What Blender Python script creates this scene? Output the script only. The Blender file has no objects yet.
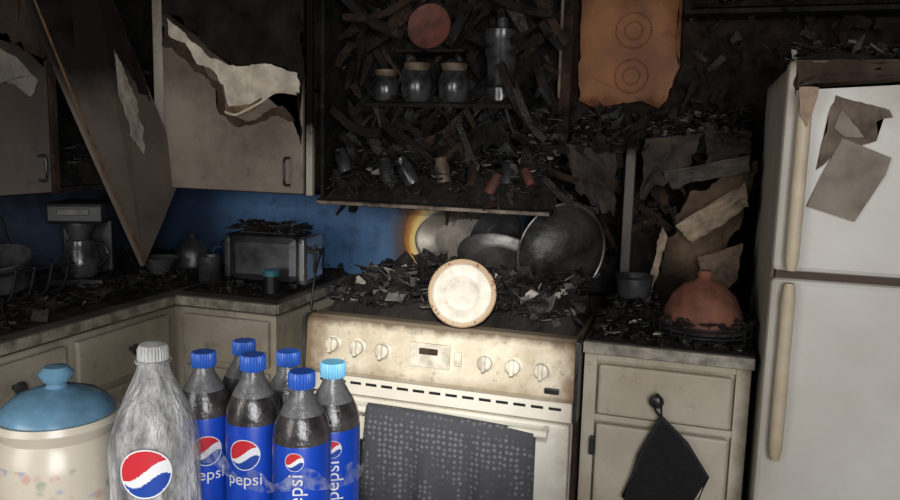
import bpy, bmesh, math, random
from mathutils import Vector, Matrix, noise
random.seed(7)
COL=bpy.context.collection
# ------------------------------------------------------------ helpers
def link(o,parent=None):
    COL.objects.link(o)
    if parent: o.parent=parent
    return o
def empty(name,loc=(0,0,0)):
    e=bpy.data.objects.new(name,None); e.location=loc; e.empty_display_size=.05; COL.objects.link(e); return e
def from_bm(name,bm,mats,parent=None,smooth=False,loc=None,rot=None):
    me=bpy.data.meshes.new(name); bmesh.ops.recalc_face_normals(bm,faces=bm.faces); bm.to_mesh(me); bm.free()
    if not isinstance(mats,(list,tuple)): mats=[mats]
    for m in mats: me.materials.append(m)
    if smooth:
        for p in me.polygons: p.use_smooth=True
        try: me.set_sharp_from_angle(angle=math.radians(40))
        except Exception: pass
    o=bpy.data.objects.new(name,me); link(o,parent)
    if loc: o.location=loc
    if rot: o.rotation_euler=rot
    return o
def add_box(bm,x0,x1,y0,y1,z0,z1,mi=0,bev=0,M=None):
    r=bmesh.ops.create_cube(bm,size=1); vs=r['verts']
    for v in vs:
        v.co=Vector(((x0+x1)/2+v.co.x*(x1-x0),(y0+y1)/2+v.co.y*(y1-y0),(z0+z1)/2+v.co.z*(z1-z0)))
    if bev>0:
        es=list({e for v in vs for e in v.link_edges})
        rr=bmesh.ops.bevel(bm,geom=es,offset=bev,segments=2,affect='EDGES',profile=.5)
        vs=list({v for f in rr['faces'] for v in f.verts}|{v for v in vs if v.is_valid})
    fs={f for v in vs for f in v.link_faces}
    for f in fs: f.material_index=mi
    if M:
        for v in vs: v.co=M@v.co
def box(name,x0,x1,y0,y1,z0,z1,mat,parent=None,bev=.003,loc=None,rot=None):
    bm=bmesh.new(); add_box(bm,x0,x1,y0,y1,z0,z1,0,bev); return from_bm(name,bm,mat,parent,False,loc,rot)
def boxes(name,lst,mat,parent=None,bev=.002,loc=None,rot=None):
    bm=bmesh.new()
    for b in lst: add_box(bm,*b[:6],mi=(b[6] if len(b)>6 else 0),bev=bev)
    return from_bm(name,bm,mat,parent,False,loc,rot)
def add_lathe(bm,prof,seg=40,mis=None,M=None,wob=0,rfun=None):
    rings=[]
    for i,(r,z) in enumerate(prof):
        ring=[]
        for k in range(seg):
            a=2*math.pi*k/seg; rr=r
            if wob: rr=r*(1+wob*noise.noise(Vector((math.cos(a)*2,math.sin(a)*2,z*25))))
            if rfun: rr=rfun(r,z,a)
            p=Vector((rr*math.cos(a),rr*math.sin(a),z)); ring.append(bm.verts.new(M@p if M else p))
        rings.append(ring)
    for i in range(len(rings)-1):
        for k in range(seg):
            f=bm.faces.new((rings[i][k],rings[i][(k+1)%seg],rings[i+1][(k+1)%seg],rings[i+1][k]))
            if mis: f.material_index=mis[i]
    for ring,r,idx in ((rings[0],prof[0][0],0),(rings[-1],prof[-1][0],-1)):
        if r>1e-5:
            f=bm.faces.new(ring); 
            if mis: f.material_index=mis[idx]
        else:
            bmesh.ops.remove_doubles(bm,verts=ring,dist=1e-6)
def lathe(name,prof,mat,parent=None,seg=40,loc=None,rot=None,mis=None,wob=0,rfun=None):
    bm=bmesh.new(); add_lathe(bm,prof,seg,mis,None,wob,rfun); return from_bm(name,bm,mat,parent,True,loc,rot)
def add_tube(bm,pts,r,seg=10,mi=0,closed=False):
    pts=[Vector(p) for p in pts]; n=len(pts); rings=[]
    up=Vector((0,0,1))
    for i,p in enumerate(pts):
        if closed: t=(pts[(i+1)%n]-pts[i-1]).normalized()
        else: t=(pts[min(i+1,n-1)]-pts[max(i-1,0)]).normalized()
        a=t.cross(up)
        if a.length<.15: a=t.cross(Vector((1,0,0)))
        a.normalize(); b=t.cross(a)
        rr=r[i] if isinstance(r,(list,tuple)) else r
        rings.append([bm.verts.new(p+a*rr*math.cos(2*math.pi*k/seg)+b*rr*math.sin(2*math.pi*k/seg)) for k in range(seg)])
    m=n if closed else n-1
    for i in range(m):
        A=rings[i];B=rings[(i+1)%n]
        for k in range(seg):
            f=bm.faces.new((A[k],A[(k+1)%seg],B[(k+1)%seg],B[k])); f.material_index=mi
    if not closed:
        for rg in (rings[0],rings[-1]): bm.faces.new(rg).material_index=mi
def tube(name,pts,r,mat,parent=None,seg=10,closed=False,loc=None):
    bm=bmesh.new(); add_tube(bm,pts,r,seg,0,closed); return from_bm(name,bm,mat,parent,True,loc)
def smoothpts(pts,n=6):
    pts=[Vector(p) for p in pts]; out=[]
    for i in range(len(pts)-1):
        p0=pts[max(i-1,0)];p1=pts[i];p2=pts[i+1];p3=pts[min(i+2,len(pts)-1)]
        for k in range(n):
            t=k/n; out.append(.5*((2*p1)+(p2-p0)*t+(2*p0-5*p1+4*p2-p3)*t*t+(3*p1-p0-3*p2+p3)*t**3))
    out.append(pts[-1]); return out
def add_poly(bm,pts3,nrm,th,mi=0):
    n=Vector(nrm).normalized()*th
    a=[bm.verts.new(Vector(p)) for p in pts3]; b=[bm.verts.new(Vector(p)+n) for p in pts3]
    bm.faces.new(a).material_index=mi; bm.faces.new(b[::-1]).material_index=mi
    k=len(a)
    for i in range(k): bm.faces.new((a[i],a[(i+1)%k],b[(i+1)%k],b[i])).material_index=mi
def poly(name,pts3,nrm,th,mat,parent=None,rough=0,seed=0,step=.012):
    pts=[Vector(p) for p in pts3]
    if rough:
        rnd=random.Random(seed); out=[]
        for i,p in enumerate(pts):
            q=pts[(i+1)%len(pts)]; L=(q-p).length; m=max(1,int(L/step))
            nn=Vector(nrm).normalized(); side=(q-p).normalized().cross(nn)
            for k in range(m):
                out.append(p.lerp(q,k/m)+side*(rnd.uniform(-rough,rough)*.6+rough*2.2*noise.noise(p.lerp(q,k/m)*22)))
        pts=out
    bm=bmesh.new(); add_poly(bm,pts,nrm,th); 
    bmesh.ops.triangulate(bm,faces=[f for f in bm.faces if len(f.verts)>4])
    return from_bm(name,bm,mat,parent)
def add_shard(bm,c,s,rnd,nm,tilt=1.0):
    k=rnd.choice([4,4,5,6]); 
    rot=Matrix.Rotation(rnd.uniform(0,6.3),3,'Z')
    ax=Vector((rnd.uniform(-1,1),rnd.uniform(-1,1),0.01)).normalized()
    rot=Matrix.Rotation(rnd.gauss(0,.6)*tilt,3,ax)@rot
    asp=rnd.uniform(.35,1); th=rnd.uniform(.002,.006); bend=rnd.uniform(-.3,.3)*s
    A=[];B=[]
    for i in range(k):
        a=2*math.pi*i/k+rnd.uniform(-.3,.3); r=s*rnd.uniform(.6,1)
        x=r*math.cos(a); y=r*math.sin(a)*asp
        z=bend*(x/s)**2
        A.append(bm.verts.new(c+rot@Vector((x,y,z)))); B.append(bm.verts.new(c+rot@Vector((x,y,z+th))))
    mi=rnd.choices(range(nm),weights=[10,6,1.5,.25][:nm])[0]
    try:
        for f in ([bm.faces.new(A),bm.faces.new(B[::-1])]+[bm.faces.new((A[i],A[(i+1)%k],B[(i+1)%k],B[i])) for i in range(k)]): f.material_index=mi
    except ValueError: pass
def add_strip(bm,p,L,w,rnd,nm):
    """curled, torn strip hanging or jutting from p"""
    d=Vector((rnd.uniform(-.8,.8),rnd.uniform(-.7,.1),rnd.uniform(-1,-.2))).normalized(); s=d.cross(Vector((rnd.uniform(-.4,.4),1,rnd.uniform(-.3,.3)))).normalized()
    n=5; prev=None; c=Vector(p); curl=rnd.uniform(-.5,.5); mi=rnd.choices(range(nm),weights=[10,5,3,1][:nm])[0]
    for i in range(n+1):
        ww=w*(1-.5*i/n)*rnd.uniform(.6,1.1)
        a=bm.verts.new(c-s*ww*.5); b=bm.verts.new(c+s*ww*.5)
        if prev:
            bm.faces.new((prev[0],prev[1],b,a)).material_index=mi
        prev=(a,b); d=(Matrix.Rotation(curl*.5,3,s)@d); c=c+d*(L/n)
        c.y=min(c.y,2.755)
def heap(name,x0,x1,y0,y1,z,hfun,n,smin,smax,seed,mats,parent=None,res=.02,tilt=1.0):
    rnd=random.Random(seed); bm=bmesh.new()
    nx=max(3,int((x1-x0)/res)); ny=max(3,int((y1-y0)/res)); g=[]
    for i in range(nx+1):
        row=[]
        for j in range(ny+1):
            x=x0+(x1-x0)*i/nx; y=y0+(y1-y0)*j/ny; e=(i in(0,nx)) or (j in (0,ny))
            h=0 if e else max(.001,hfun(x,y)*.75+rnd.uniform(-.5,.5)*res*.6)
            row.append(bm.verts.new((x,y,z+h)))
        g.append(row)
    for i in range(nx):
        for j in range(ny): bm.faces.new((g[i][j],g[i+1][j],g[i+1][j+1],g[i][j+1]))
    for _ in range(n):
        x=rnd.uniform(x0+.01,x1-.01); y=rnd.uniform(y0+.005,y1-.01); s=rnd.uniform(smin,smax)*rnd.choice([1,.6,.6])
        add_shard(bm,Vector((x,y,z+s*.35+hfun(x,y)*rnd.uniform(.5,1.05))),s,rnd,len(mats),tilt)
    return from_bm(name,bm,mats,parent)
# ------------------------------------------------------------ materials
def newmat(name):
    m=bpy.data.materials.new(name); m.use_nodes=True; nt=m.node_tree
    return m,nt,nt.nodes['Principled BSDF']
def N(nt,t,**kw):
    n=nt.nodes.new(t)
    for k,v in kw.items():
        if k in n.inputs: n.inputs[k].default_value=v
        else: setattr(n,k,v)
    return n
def math_(nt,op,a,b=None,clamp=False):
    n=nt.nodes.new('ShaderNodeMath'); n.operation=op; n.use_clamp=clamp
    for i,v in enumerate((a,b)):
        if v is None: continue
        if isinstance(v,(int,float)): n.inputs[i].default_value=v
        else: nt.links.new(v,n.inputs[i])
    return n.outputs[0]
def coords(nt): return nt.nodes.new('ShaderNodeTexCoord').outputs['Object']
def noise_(nt,co,scale,detail=6,rough=.6):
    n=N(nt,'ShaderNodeTexNoise',Scale=scale,Detail=detail,Roughness=rough); nt.links.new(co,n.inputs['Vector']); return n.outputs['Fac']
def mixc(nt,fac,a,b):
    n=nt.nodes.new('ShaderNodeMix'); n.data_type='RGBA'
    if isinstance(fac,(int,float)): n.inputs[0].default_value=fac
    else: nt.links.new(fac,n.inputs[0])
    for i,v in ((6,a),(7,b)):
        if isinstance(v,(tuple,list)): n.inputs[i].default_value=(*v[:3],1)
        else: nt.links.new(v,n.inputs[i])
    return n.outputs[2]
def maprange(nt,s,a,b,c,d):
    r=N(nt,'ShaderNodeMapRange'); nt.links.new(s,r.inputs[0])
    for i,v in enumerate((a,b,c,d)): r.inputs[i+1].default_value=v
    return r.outputs[0]
def bump(nt,b,h,strength,dist=.01):
    n=N(nt,'ShaderNodeBump',Strength=strength,Distance=dist); nt.links.new(h,n.inputs['Height']); nt.links.new(n.outputs[0],b.inputs['Normal'])
def plain(name,col,rough=.5,metal=0,var=.0,scale=8,bmp=0,**kw):
    m,nt,b=newmat(name); b.inputs['Roughness'].default_value=rough; b.inputs['Metallic'].default_value=metal
    co=coords(nt); nz=maprange(nt,noise_(nt,co,scale),.3,.7,0,1)
    c2=tuple(max(0,c*(1-var)) for c in col); c1=tuple(min(1,c*(1+var)) for c in col)
    nt.links.new(mixc(nt,nz,c2,c1),b.inputs['Base Color'])
    if bmp: bump(nt,b,nz,bmp)
    for k,v in kw.items(): b.inputs[k.replace('_',' ')].default_value=v
    return m
def layered(name,base,layers,rough=.6,bmp=.3,bscale=30,metal=0,base2=None,vscale=3,spots=0):
    m,nt,b=newmat(name); co=coords(nt); b.inputs['Metallic'].default_value=metal
    cur=mixc(nt,maprange(nt,noise_(nt,co,vscale,8),.35,.65,0,1),base,base2 or tuple(c*.75 for c in base)); tot=None
    if spots:
        cur=mixc(nt,math_(nt,'MULTIPLY',maprange(nt,noise_(nt,co,vscale*5,9,.75),.56,.72,0,1),spots),cur,(.05,.035,.025))
    for L in layers:
        col,ax,off,w,amp,sc=L[:6]
        d=nt.nodes.new('ShaderNodeVectorMath'); d.operation='DOT_PRODUCT'; nt.links.new(co,d.inputs[0]); d.inputs[1].default_value=ax
        v=math_(nt,'DIVIDE',math_(nt,'SUBTRACT',d.outputs['Value'],off),w)
        nz=noise_(nt,co,sc,8,.65)
        v=math_(nt,'ADD',v,math_(nt,'MULTIPLY',math_(nt,'SUBTRACT',nz,.5),amp*2),True)
        if len(L)>6: v=math_(nt,'MULTIPLY',v,L[6])
        cur=mixc(nt,v,cur,col); tot=v if tot is None else math_(nt,'MAXIMUM',tot,v)
    nt.links.new(cur,b.inputs['Base Color'])
    if tot is not None:
        nt.links.new(maprange(nt,tot,0,1,rough,.92),b.inputs['Roughness']); nt.links.new(maprange(nt,tot,0,1,.35,.04),b.inputs['Specular IOR Level'])
    else: b.inputs['Roughness'].default_value=rough
    if bmp: bump(nt,b,noise_(nt,co,bscale,8,.7),bmp,.004)
    return m
def char(name,c1=(.004,.0035,.003),c2=(.026,.022,.019),ash=(.13,.115,.10),ashamt=.60,rlo=.5,rhi=.95,scale=9,bm_=.7,spec=.18):
    m,nt,b=newmat(name); co=coords(nt)
    n1=noise_(nt,co,scale,10,.7); n2=noise_(nt,co,scale*4,8,.75)
    v=N(nt,'ShaderNodeTexVoronoi',Scale=scale*4); v.feature='DISTANCE_TO_EDGE'
    dv=nt.nodes.new('ShaderNodeVectorMath'); dv.operation='ADD'; nt.links.new(co,dv.inputs[0])
    nn=N(nt,'ShaderNodeTexNoise',Scale=scale*2,Detail=5.0); nt.links.new(co,nn.inputs['Vector'])
    sc=nt.nodes.new('ShaderNodeVectorMath'); sc.operation='SCALE'; sc.inputs['Scale'].default_value=.12; nt.links.new(nn.outputs['Color'],sc.inputs[0]); nt.links.new(sc.outputs[0],dv.inputs[1]); nt.links.new(dv.outputs[0],v.inputs['Vector'])
    c=mixc(nt,maprange(nt,n1,.35,.65,0,1),c1,c2)
    a=math_(nt,'MULTIPLY',math_(nt,'SUBTRACT',n2,ashamt,),5,True)
    c=mixc(nt,a,c,ash); nt.links.new(c,b.inputs['Base Color'])
    nt.links.new(maprange(nt,n1,.35,.65,rlo,rhi),b.inputs['Roughness']); b.inputs['Specular IOR Level'].default_value=spec
    h=math_(nt,'ADD',math_(nt,'MINIMUM',v.outputs['Distance'],.10),math_(nt,'MULTIPLY',n2,.8))
    bump(nt,b,h,bm_,.02); return m
CH=char('charred_wood'); CH2=char('charred_glossy',c2=(.036,.033,.031),rlo=.16,rhi=.5,spec=.6)
CHB=char('charred_brown',c1=(.008,.005,.004),c2=(.060,.036,.023),ash=(.16,.12,.085),ashamt=.6)
ASH=plain('ash_grey',(.10,.092,.083),.8,var=.5,scale=30,bmp=.3)
ASHW=plain('ash_pale',(.32,.29,.25),.8,var=.4,scale=30,bmp=.3)
DEB=[CH,CH2,ASH,ASHW]; DEBD=[CH,CH2,CHB]
CREAM=(.50,.45,.36); SOOT=(.007,.006,.005)
SOOTM=layered('soot_crust',(.022,.017,.014),[],.95,bmp=.5,base2=(.007,.006,.005),vscale=9); SOOTM.node_tree.nodes['Principled BSDF'].inputs['Specular IOR Level'].default_value=.05
SCORCH=layered('brown_scorch',(.075,.052,.037),[],.9,bmp=.4,base2=(.03,.02,.014),vscale=11); SCORCH.node_tree.nodes['Principled BSDF'].inputs['Specular IOR Level'].default_value=.08
CAB=layered('cream_cabinet_paint',CREAM,[((.10,.075,.05),(0,0,1),.86,.25,.8,7,.8),(SOOT,(0,0,1),.92,.10,.7,9)],.45,base2=(.32,.27,.20),spots=.6)
CABR=layered('cream_cabinet_paint_right',(.56,.51,.40),[((.14,.10,.06),(1,0,0),.12,.05,1.0,12,.8),((.12,.09,.06),(0,0,1),.90,.06,.9,12,.7),((.22,.17,.12),(-1,0,-.3),.05,.10,.9,9,.5)],.42,base2=(.40,.34,.245),spots=.5)
UPDOOR=layered('sooted_cabinet_door',(.25,.205,.165),[((.10,.075,.055),(.25,0,1),1.06,.25,.8,4,.85),(SOOT,(.30,0,1),1.19,.10,.8,6,.9)],.6,base2=(.135,.105,.082),spots=.6,vscale=4)
UPDOORL=layered('sooted_cabinet_door_left',(.15,.128,.11),[((.075,.06,.05),(0,.3,1),1.85,.3,.8,4,.85),((.02,.016,.014),(0,.4,1),2.34,.12,.9,6,.9)],.6,base2=(.10,.082,.068),spots=.5)
PEEL=plain('peeled_cream_paint',(.50,.44,.34),.7,var=.35,scale=16,bmp=.5)
PEELE=plain('peeled_edge_brown',(.15,.085,.045),.8,var=.6,scale=24,bmp=.4)
STILE=layered('cream_stile_paint',(.48,.43,.35),[((.10,.08,.065),(0,0,1),1.70,.25,.9,9,.9)],.6,spots=.4)
COUNTER=layered('sooted_counter_laminate',(.07,.06,.05),[((.22,.19,.15),(0,0,1),.4,1,.9,9,.5)],.5,base2=(.015,.015,.015),vscale=10)
EDGE=plain('counter_edge_metal',(.28,.25,.20),.4,.3,var=.7,scale=22)
def wallmat():
    m,nt,b=newmat('burnt_blue_wall'); co=coords(nt)
    s=nt.nodes.new('ShaderNodeSeparateXYZ'); nt.links.new(co,s.inputs[0]); X=s.outputs[0]; Z=s.outputs[2]
    nz=noise_(nt,co,5,8,.65); nf=noise_(nt,co,18,8,.7)
    blue=mixc(nt,nz,(.035,.095,.21),(.10,.215,.40))
    w=N(nt,'ShaderNodeTexWave',Scale=9.0,Distortion=.3); w.bands_direction='X'; nt.links.new(co,w.inputs['Vector'])
    blue=mixc(nt,math_(nt,'MULTIPLY',w.outputs['Fac'],.06),blue,(.02,.07,.2))
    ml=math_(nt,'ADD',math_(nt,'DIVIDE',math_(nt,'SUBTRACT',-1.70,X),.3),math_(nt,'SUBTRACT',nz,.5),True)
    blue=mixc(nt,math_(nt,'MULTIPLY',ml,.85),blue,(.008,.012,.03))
    blue=mixc(nt,math_(nt,'MULTIPLY',math_(nt,'SUBTRACT',nf,.5),3,True),blue,(.02,.03,.05))
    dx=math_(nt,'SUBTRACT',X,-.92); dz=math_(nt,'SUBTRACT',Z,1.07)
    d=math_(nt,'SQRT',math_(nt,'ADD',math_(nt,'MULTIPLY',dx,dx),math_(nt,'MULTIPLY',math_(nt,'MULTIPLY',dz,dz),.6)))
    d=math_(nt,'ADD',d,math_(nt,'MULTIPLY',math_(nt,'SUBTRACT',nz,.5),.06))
    rp=nt.nodes.new('ShaderNodeValToRGB'); nt.links.new(math_(nt,'MULTIPLY',d,4),rp.inputs[0])  # pale yellow ring is glare painted into the wall colour; brown fringe is scorch
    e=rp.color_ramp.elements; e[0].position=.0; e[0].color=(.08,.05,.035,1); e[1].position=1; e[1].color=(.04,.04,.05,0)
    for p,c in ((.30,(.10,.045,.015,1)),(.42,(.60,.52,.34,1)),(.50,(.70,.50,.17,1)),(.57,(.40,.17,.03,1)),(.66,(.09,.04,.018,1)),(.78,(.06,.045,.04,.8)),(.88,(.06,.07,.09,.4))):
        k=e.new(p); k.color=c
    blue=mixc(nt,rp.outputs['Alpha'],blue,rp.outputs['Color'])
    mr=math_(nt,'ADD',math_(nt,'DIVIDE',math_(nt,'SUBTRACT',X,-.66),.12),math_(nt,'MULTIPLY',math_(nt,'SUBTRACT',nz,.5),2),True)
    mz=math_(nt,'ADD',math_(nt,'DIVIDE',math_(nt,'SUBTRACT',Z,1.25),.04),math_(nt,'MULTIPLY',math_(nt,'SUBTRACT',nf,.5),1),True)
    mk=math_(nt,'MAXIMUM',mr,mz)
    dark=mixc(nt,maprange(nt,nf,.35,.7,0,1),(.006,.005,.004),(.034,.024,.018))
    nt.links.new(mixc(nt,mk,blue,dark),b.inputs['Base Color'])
    nt.links.new(maprange(nt,mk,0,1,.5,.95),b.inputs['Roughness']); nt.links.new(maprange(nt,mk,0,1,.4,.03),b.inputs['Specular IOR Level'])
    bump(nt,b,nf,.4,.01); return m
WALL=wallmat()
WALLL=layered('sooted_wall',(.05,.07,.11),[(SOOT,(0,0,1),1.1,.3,1.2,6)],.7)
CEIL=char('charred_ceiling',scale=5)
FLOOR=plain('sooty_floor',(.10,.09,.08),.6,var=.4,scale=6)
WHITE=layered('range_enamel',(.76,.73,.64),[((.30,.19,.09),(1,0,0),-.36,.10,1.0,9,.7),((.38,.29,.18),(-1,0,0),1.05,.06,1.1,12,.7)],.28,bmp=.05,base2=(.64,.59,.49))
PANEL=layered('range_panel_enamel',(.66,.59,.46),[((.16,.09,.045),(1,0,0),-.38,.08,1.2,14,.85),((.18,.11,.06),(-1,0,0),1.03,.06,1.2,14,.85),((.08,.055,.035),(0,0,1),.893,.02,1.2,16,.85),((.20,.13,.07),(0,0,-1),-.79,.03,.9,18,.4)],.35,bmp=.1,base2=(.46,.385,.27),vscale=9,spots=.7)
FRIDGE=layered('fridge_enamel',(.62,.595,.535),[((.28,.22,.15),(-1,0,0),-.22,.08,.9,5,.5),((.07,.048,.033),(0,0,1),1.605,.05,1.1,9,.92),((.34,.29,.215),(0,0,1),1.42,.4,.8,3,.6)],.42,bmp=.03,base2=(.52,.49,.425))
HANDLE=layered('aged_handle_plastic',(.60,.51,.37),[((.30,.15,.05),(0,0,1),1.52,.08,.8,20,.9),((.36,.28,.17),(0,0,-1),-.78,.05,.8,20,.7)],.45,bmp=.1,base2=(.48,.39,.27),vscale=12)
BLACK=plain('black_plastic',(.010,.010,.011),.4,var=.3); DARKM=plain('dark_metal',(.05,.05,.05),.4,.8,var=.5,scale=12,bmp=.1)
STEEL=plain('smoked_steel',(.24,.23,.22),.32,.85,var=.8,scale=9,bmp=.1); CHROME=plain('chrome',(.60,.60,.60),.18,.9,var=.35,scale=9)
SMOKED=plain('sooty_enamel',(.05,.05,.05),.38,.4,var=.9,scale=9,bmp=.15)
TERRA=plain('terracotta',(.15,.056,.032),.75,var=.6,scale=14,bmp=.2); TERRD=plain('sooty_terracotta',(.10,.03,.018),.7,var=.6,scale=20)
# ------------------------------------------------------------ room shell
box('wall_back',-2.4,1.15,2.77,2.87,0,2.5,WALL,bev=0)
box('wall_left',-2.38,-2.28,-.6,2.77,0,2.5,WALLL,bev=0)
box('wall_right',1.05,1.15,-.6,2.77,0,2.5,WALLL,bev=0)
box('floor',-2.38,1.15,-1.6,2.87,-.05,0,FLOOR,bev=0)
box('ceiling',-2.38,1.15,-.6,2.87,2.4,2.5,CEIL,bev=0)
# ------------------------------------------------------------ left base cabinets (L)
lb=empty('base_cabinet')
boxes('carcass',[(-2.27,-1.68,.9,2.76,.1,.88),(-1.68,-1.29,2.17,2.76,.1,.88),(-2.27,-1.72,.9,2.76,0,.1)],CAB,lb)
boxes('drawers',[(-1.68,-1.66,1.17,1.68,.70,.855),(-1.68,-1.66,1.72,2.12,.70,.855),(-1.68,-1.66,.9,1.14,.70,.855),
  (-1.635,-1.31,2.152,2.17,.70,.855)],CAB,lb,bev=.006)
boxes('doors',[(-1.68,-1.66,1.17,1.68,.14,.68),(-1.68,-1.66,1.72,2.12,.14,.68),(-1.68,-1.66,.9,1.14,.14,.68),(-1.635,-1.31,2.152,2.17,.14,.68)],CAB,lb,bev=.006)
bm=bmesh.new()
for y,z in ((1.50,.79),(1.93,.785)):
    add_lathe(bm,[(0,0),(.008,0),(.007,.012),(.017,.018),(.018,.026),(.010,.031),(0,.032)],20,M=Matrix.Translation((-1.66,y,z))@Matrix.Rotation(math.pi/2,4,'Y'))
from_bm('knobs',bm,SMOKED,lb,True)
ct=empty('countertop')
bm=bmesh.new()
add_box(bm,-2.27,-1.65,.88,2.76,.88,.92,0,.004); add_box(bm,-1.66,-1.27,2.14,2.76,.88,.92,0,.004)
from_bm('laminate_slab',bm,COUNTER,ct)
boxes('metal_edge',[(-1.652,-1.645,.88,2.14,.888,.917),(-1.652,-1.268,2.132,2.139,.888,.917),(-1.27,-1.263,2.14,2.74,.888,.917)],EDGE,ct,bev=.001)
heap('counter_debris',-2.25,-1.70,1.25,2.74,.921,lambda x,y:.012+.03*max(0,noise.noise(Vector((x*5,y*5,1))))+(.04 if x<-2.1 else 0),620,.012,.045,3,DEBD+[ASH],ct)
heap('counter_debris',-1.68,-1.30,2.20,2.74,.921,lambda x,y:.004+.03*max(0,(y-2.45)/.3),120,.006,.03,31,DEBD,ct)
# ------------------------------------------------------------ upper cabinets
uc=empty('wall_cabinet')
boxes('carcass',[(-1.955,-1.31,2.47,2.76,1.245,1.262),(-1.325,-1.31,2.47,2.76,1.245,2.3),(-1.955,-1.94,2.47,2.76,1.245,2.3),(-1.955,-1.31,2.74,2.76,1.245,2.3),(-1.955,-1.31,2.47,2.76,1.6,1.615)],CHB,uc)
box('stile_left',-1.965,-1.915,2.45,2.47,1.245,2.3,STILE,uc); box('stile_right',-1.335,-1.31,2.45,2.47,1.245,2.3,layered('right_stile',(.45,.41,.33),[(SOOT,(0,0,1),1.38,.10,.9,12)]),uc)
box('door_panel',-1.912,-1.338,2.435,2.452,1.25,2.28,UPDOOR,uc,bev=.004)
yq=2.434
poly('soot_crust_top',[(x,yq+.0005,z) for x,z in ((-1.908,2.27),(-1.342,2.27),(-1.342,1.42),(-1.352,1.45),(-1.365,1.60),(-1.40,1.68),(-1.50,1.70),(-1.60,1.69),(-1.68,1.73),(-1.76,1.79),(-1.84,1.86),(-1.905,1.89))],(0,-1,0),.001,SOOTM,uc,rough=.008,seed=33)
poly('scorch_band',[(x,yq+.0007,z) for x,z in ((-1.905,1.84),(-1.84,1.80),(-1.76,1.71),(-1.66,1.62),(-1.64,1.52),(-1.55,1.50),(-1.46,1.54),(-1.36,1.56),(-1.345,1.51),(-1.39,1.50),(-1.45,1.52),(-1.52,1.49),(-1.60,1.48),(-1.67,1.52),(-1.69,1.61),(-1.80,1.70),(-1.87,1.76),(-1.905,1.76))],(0,-1,0),.001,SCORCH,uc,rough=.007,seed=34)
P1=[(-1.885,1.86),(-1.84,1.83),(-1.78,1.775),(-1.70,1.72),(-1.60,1.685),(-1.47,1.70),(-1.36,1.665),(-1.35,1.60),(-1.44,1.605),(-1.50,1.57),(-1.55,1.545),(-1.63,1.535),(-1.655,1.62),(-1.70,1.675),(-1.76,1.70),(-1.81,1.77),(-1.88,1.80)]
poly('peeled_paint_patch',[(x,yq,z) for x,z in P1],(0,-1,0),.003,PEEL,uc,rough=.005,seed=4)
P2=[(-1.645,1.55),(-1.60,1.553),(-1.55,1.556),(-1.50,1.58),(-1.495,1.555),(-1.54,1.53),(-1.60,1.515),(-1.64,1.52)]
poly('scorched_curl',[(x,yq-.003,z) for x,z in P2],(0,-1,0),.004,PEELE,uc,rough=.003,seed=5)
tube('curl_edge',smoothpts([(-1.645,2.43,1.53),(-1.60,2.425,1.52),(-1.55,2.425,1.54),(-1.50,2.43,1.565),(-1.44,2.43,1.60),(-1.36,2.43,1.595)]),.005,PEEL,uc,8)
tube('door_handle',smoothpts([(-1.39,2.433,1.375),(-1.39,2.40,1.37),(-1.388,2.395,1.33),(-1.39,2.40,1.285),(-1.39,2.433,1.28)]),.0045,DARKM,uc)
ul=empty('corner_wall_cabinet')
boxes('carcass',[(-2.27,-1.975,.9,2.45,1.25,1.268),(-2.27,-1.975,.9,2.45,2.28,2.3),(-2.27,-1.975,1.955,1.97,1.25,2.3),(-2.27,-2.25,.9,2.76,1.25,2.3),(-2.27,-1.975,.9,.915,1.25,2.3),(-2.27,-1.975,1.97,2.45,1.66,1.675)],CH,ul)
boxes('face_frame',[(-1.975,-1.957,1.955,1.985,1.25,2.3),(-1.975,-1.957,1.50,1.52,1.25,2.3)],CHB,ul)
box('door_panel',-1.975,-1.957,1.525,1.950,1.255,2.28,UPDOORL,ul,bev=.004); box('door_panel_near',-1.975,-1.957,.93,1.495,1.255,2.28,UPDOORL,ul,bev=.004)
poly('soot_crust_top',[(-1.9565,y,z) for y,z in ((1.53,2.27),(1.53,1.78),(1.62,1.76),(1.70,1.71),(1.78,1.73),(1.86,1.69),(1.945,1.64),(1.945,2.27))],(1,0,0),.001,SCORCH,ul,rough=.012,seed=35)
poly('peeled_paint_patch',[(-1.956,y,z) for y,z in ((1.70,1.66),(1.78,1.68),(1.86,1.64),(1.91,1.60),(1.88,1.55),(1.80,1.59),(1.74,1.57))],(1,0,0),.003,plain('sooted_peel',(.20,.175,.14),.8,var=.35,scale=14,bmp=.3),ul,rough=.005,seed=2)
tube('door_handle',smoothpts([(-1.957,1.90,1.37),(-1.93,1.90,1.365),(-1.93,1.90,1.30),(-1.957,1.90,1.295)]),.0045,DARKM,ul)
heap('contents_debris',-2.24,-1.99,1.98,2.43,1.27,lambda x,y:.10,120,.02,.05,12,DEBD,ul)
hd=empty('hanging_cabinet_door')
def hp(y,z,o=0): return (-1.955+.10*max(0,(2.0-z))+o,y,z)
A,B,Cc,D=(1.78,2.10),(2.12,2.16),(2.50,1.30),(2.235,.985)
bm=bmesh.new(); add_poly(bm,[hp(*q) for q in (A,(1.90,1.75),(2.06,1.38),D,(2.36,1.13),Cc,(2.40,1.52),(2.25,1.85),B)],(-1,0,0),.016); bmesh.ops.triangulate(bm,faces=[f for f in bm.faces if len(f.verts)>4])
from_bm('panel',bm,layered('hanging_door_paint',(.18,.145,.115),[((.09,.07,.055),(0,-.3,1),.75,.30,.8,5,.85),((.016,.013,.012),(0,-.2,1),1.12,.12,.8,6,.95)],.6,base2=(.11,.088,.07),spots=.6),hd)
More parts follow.
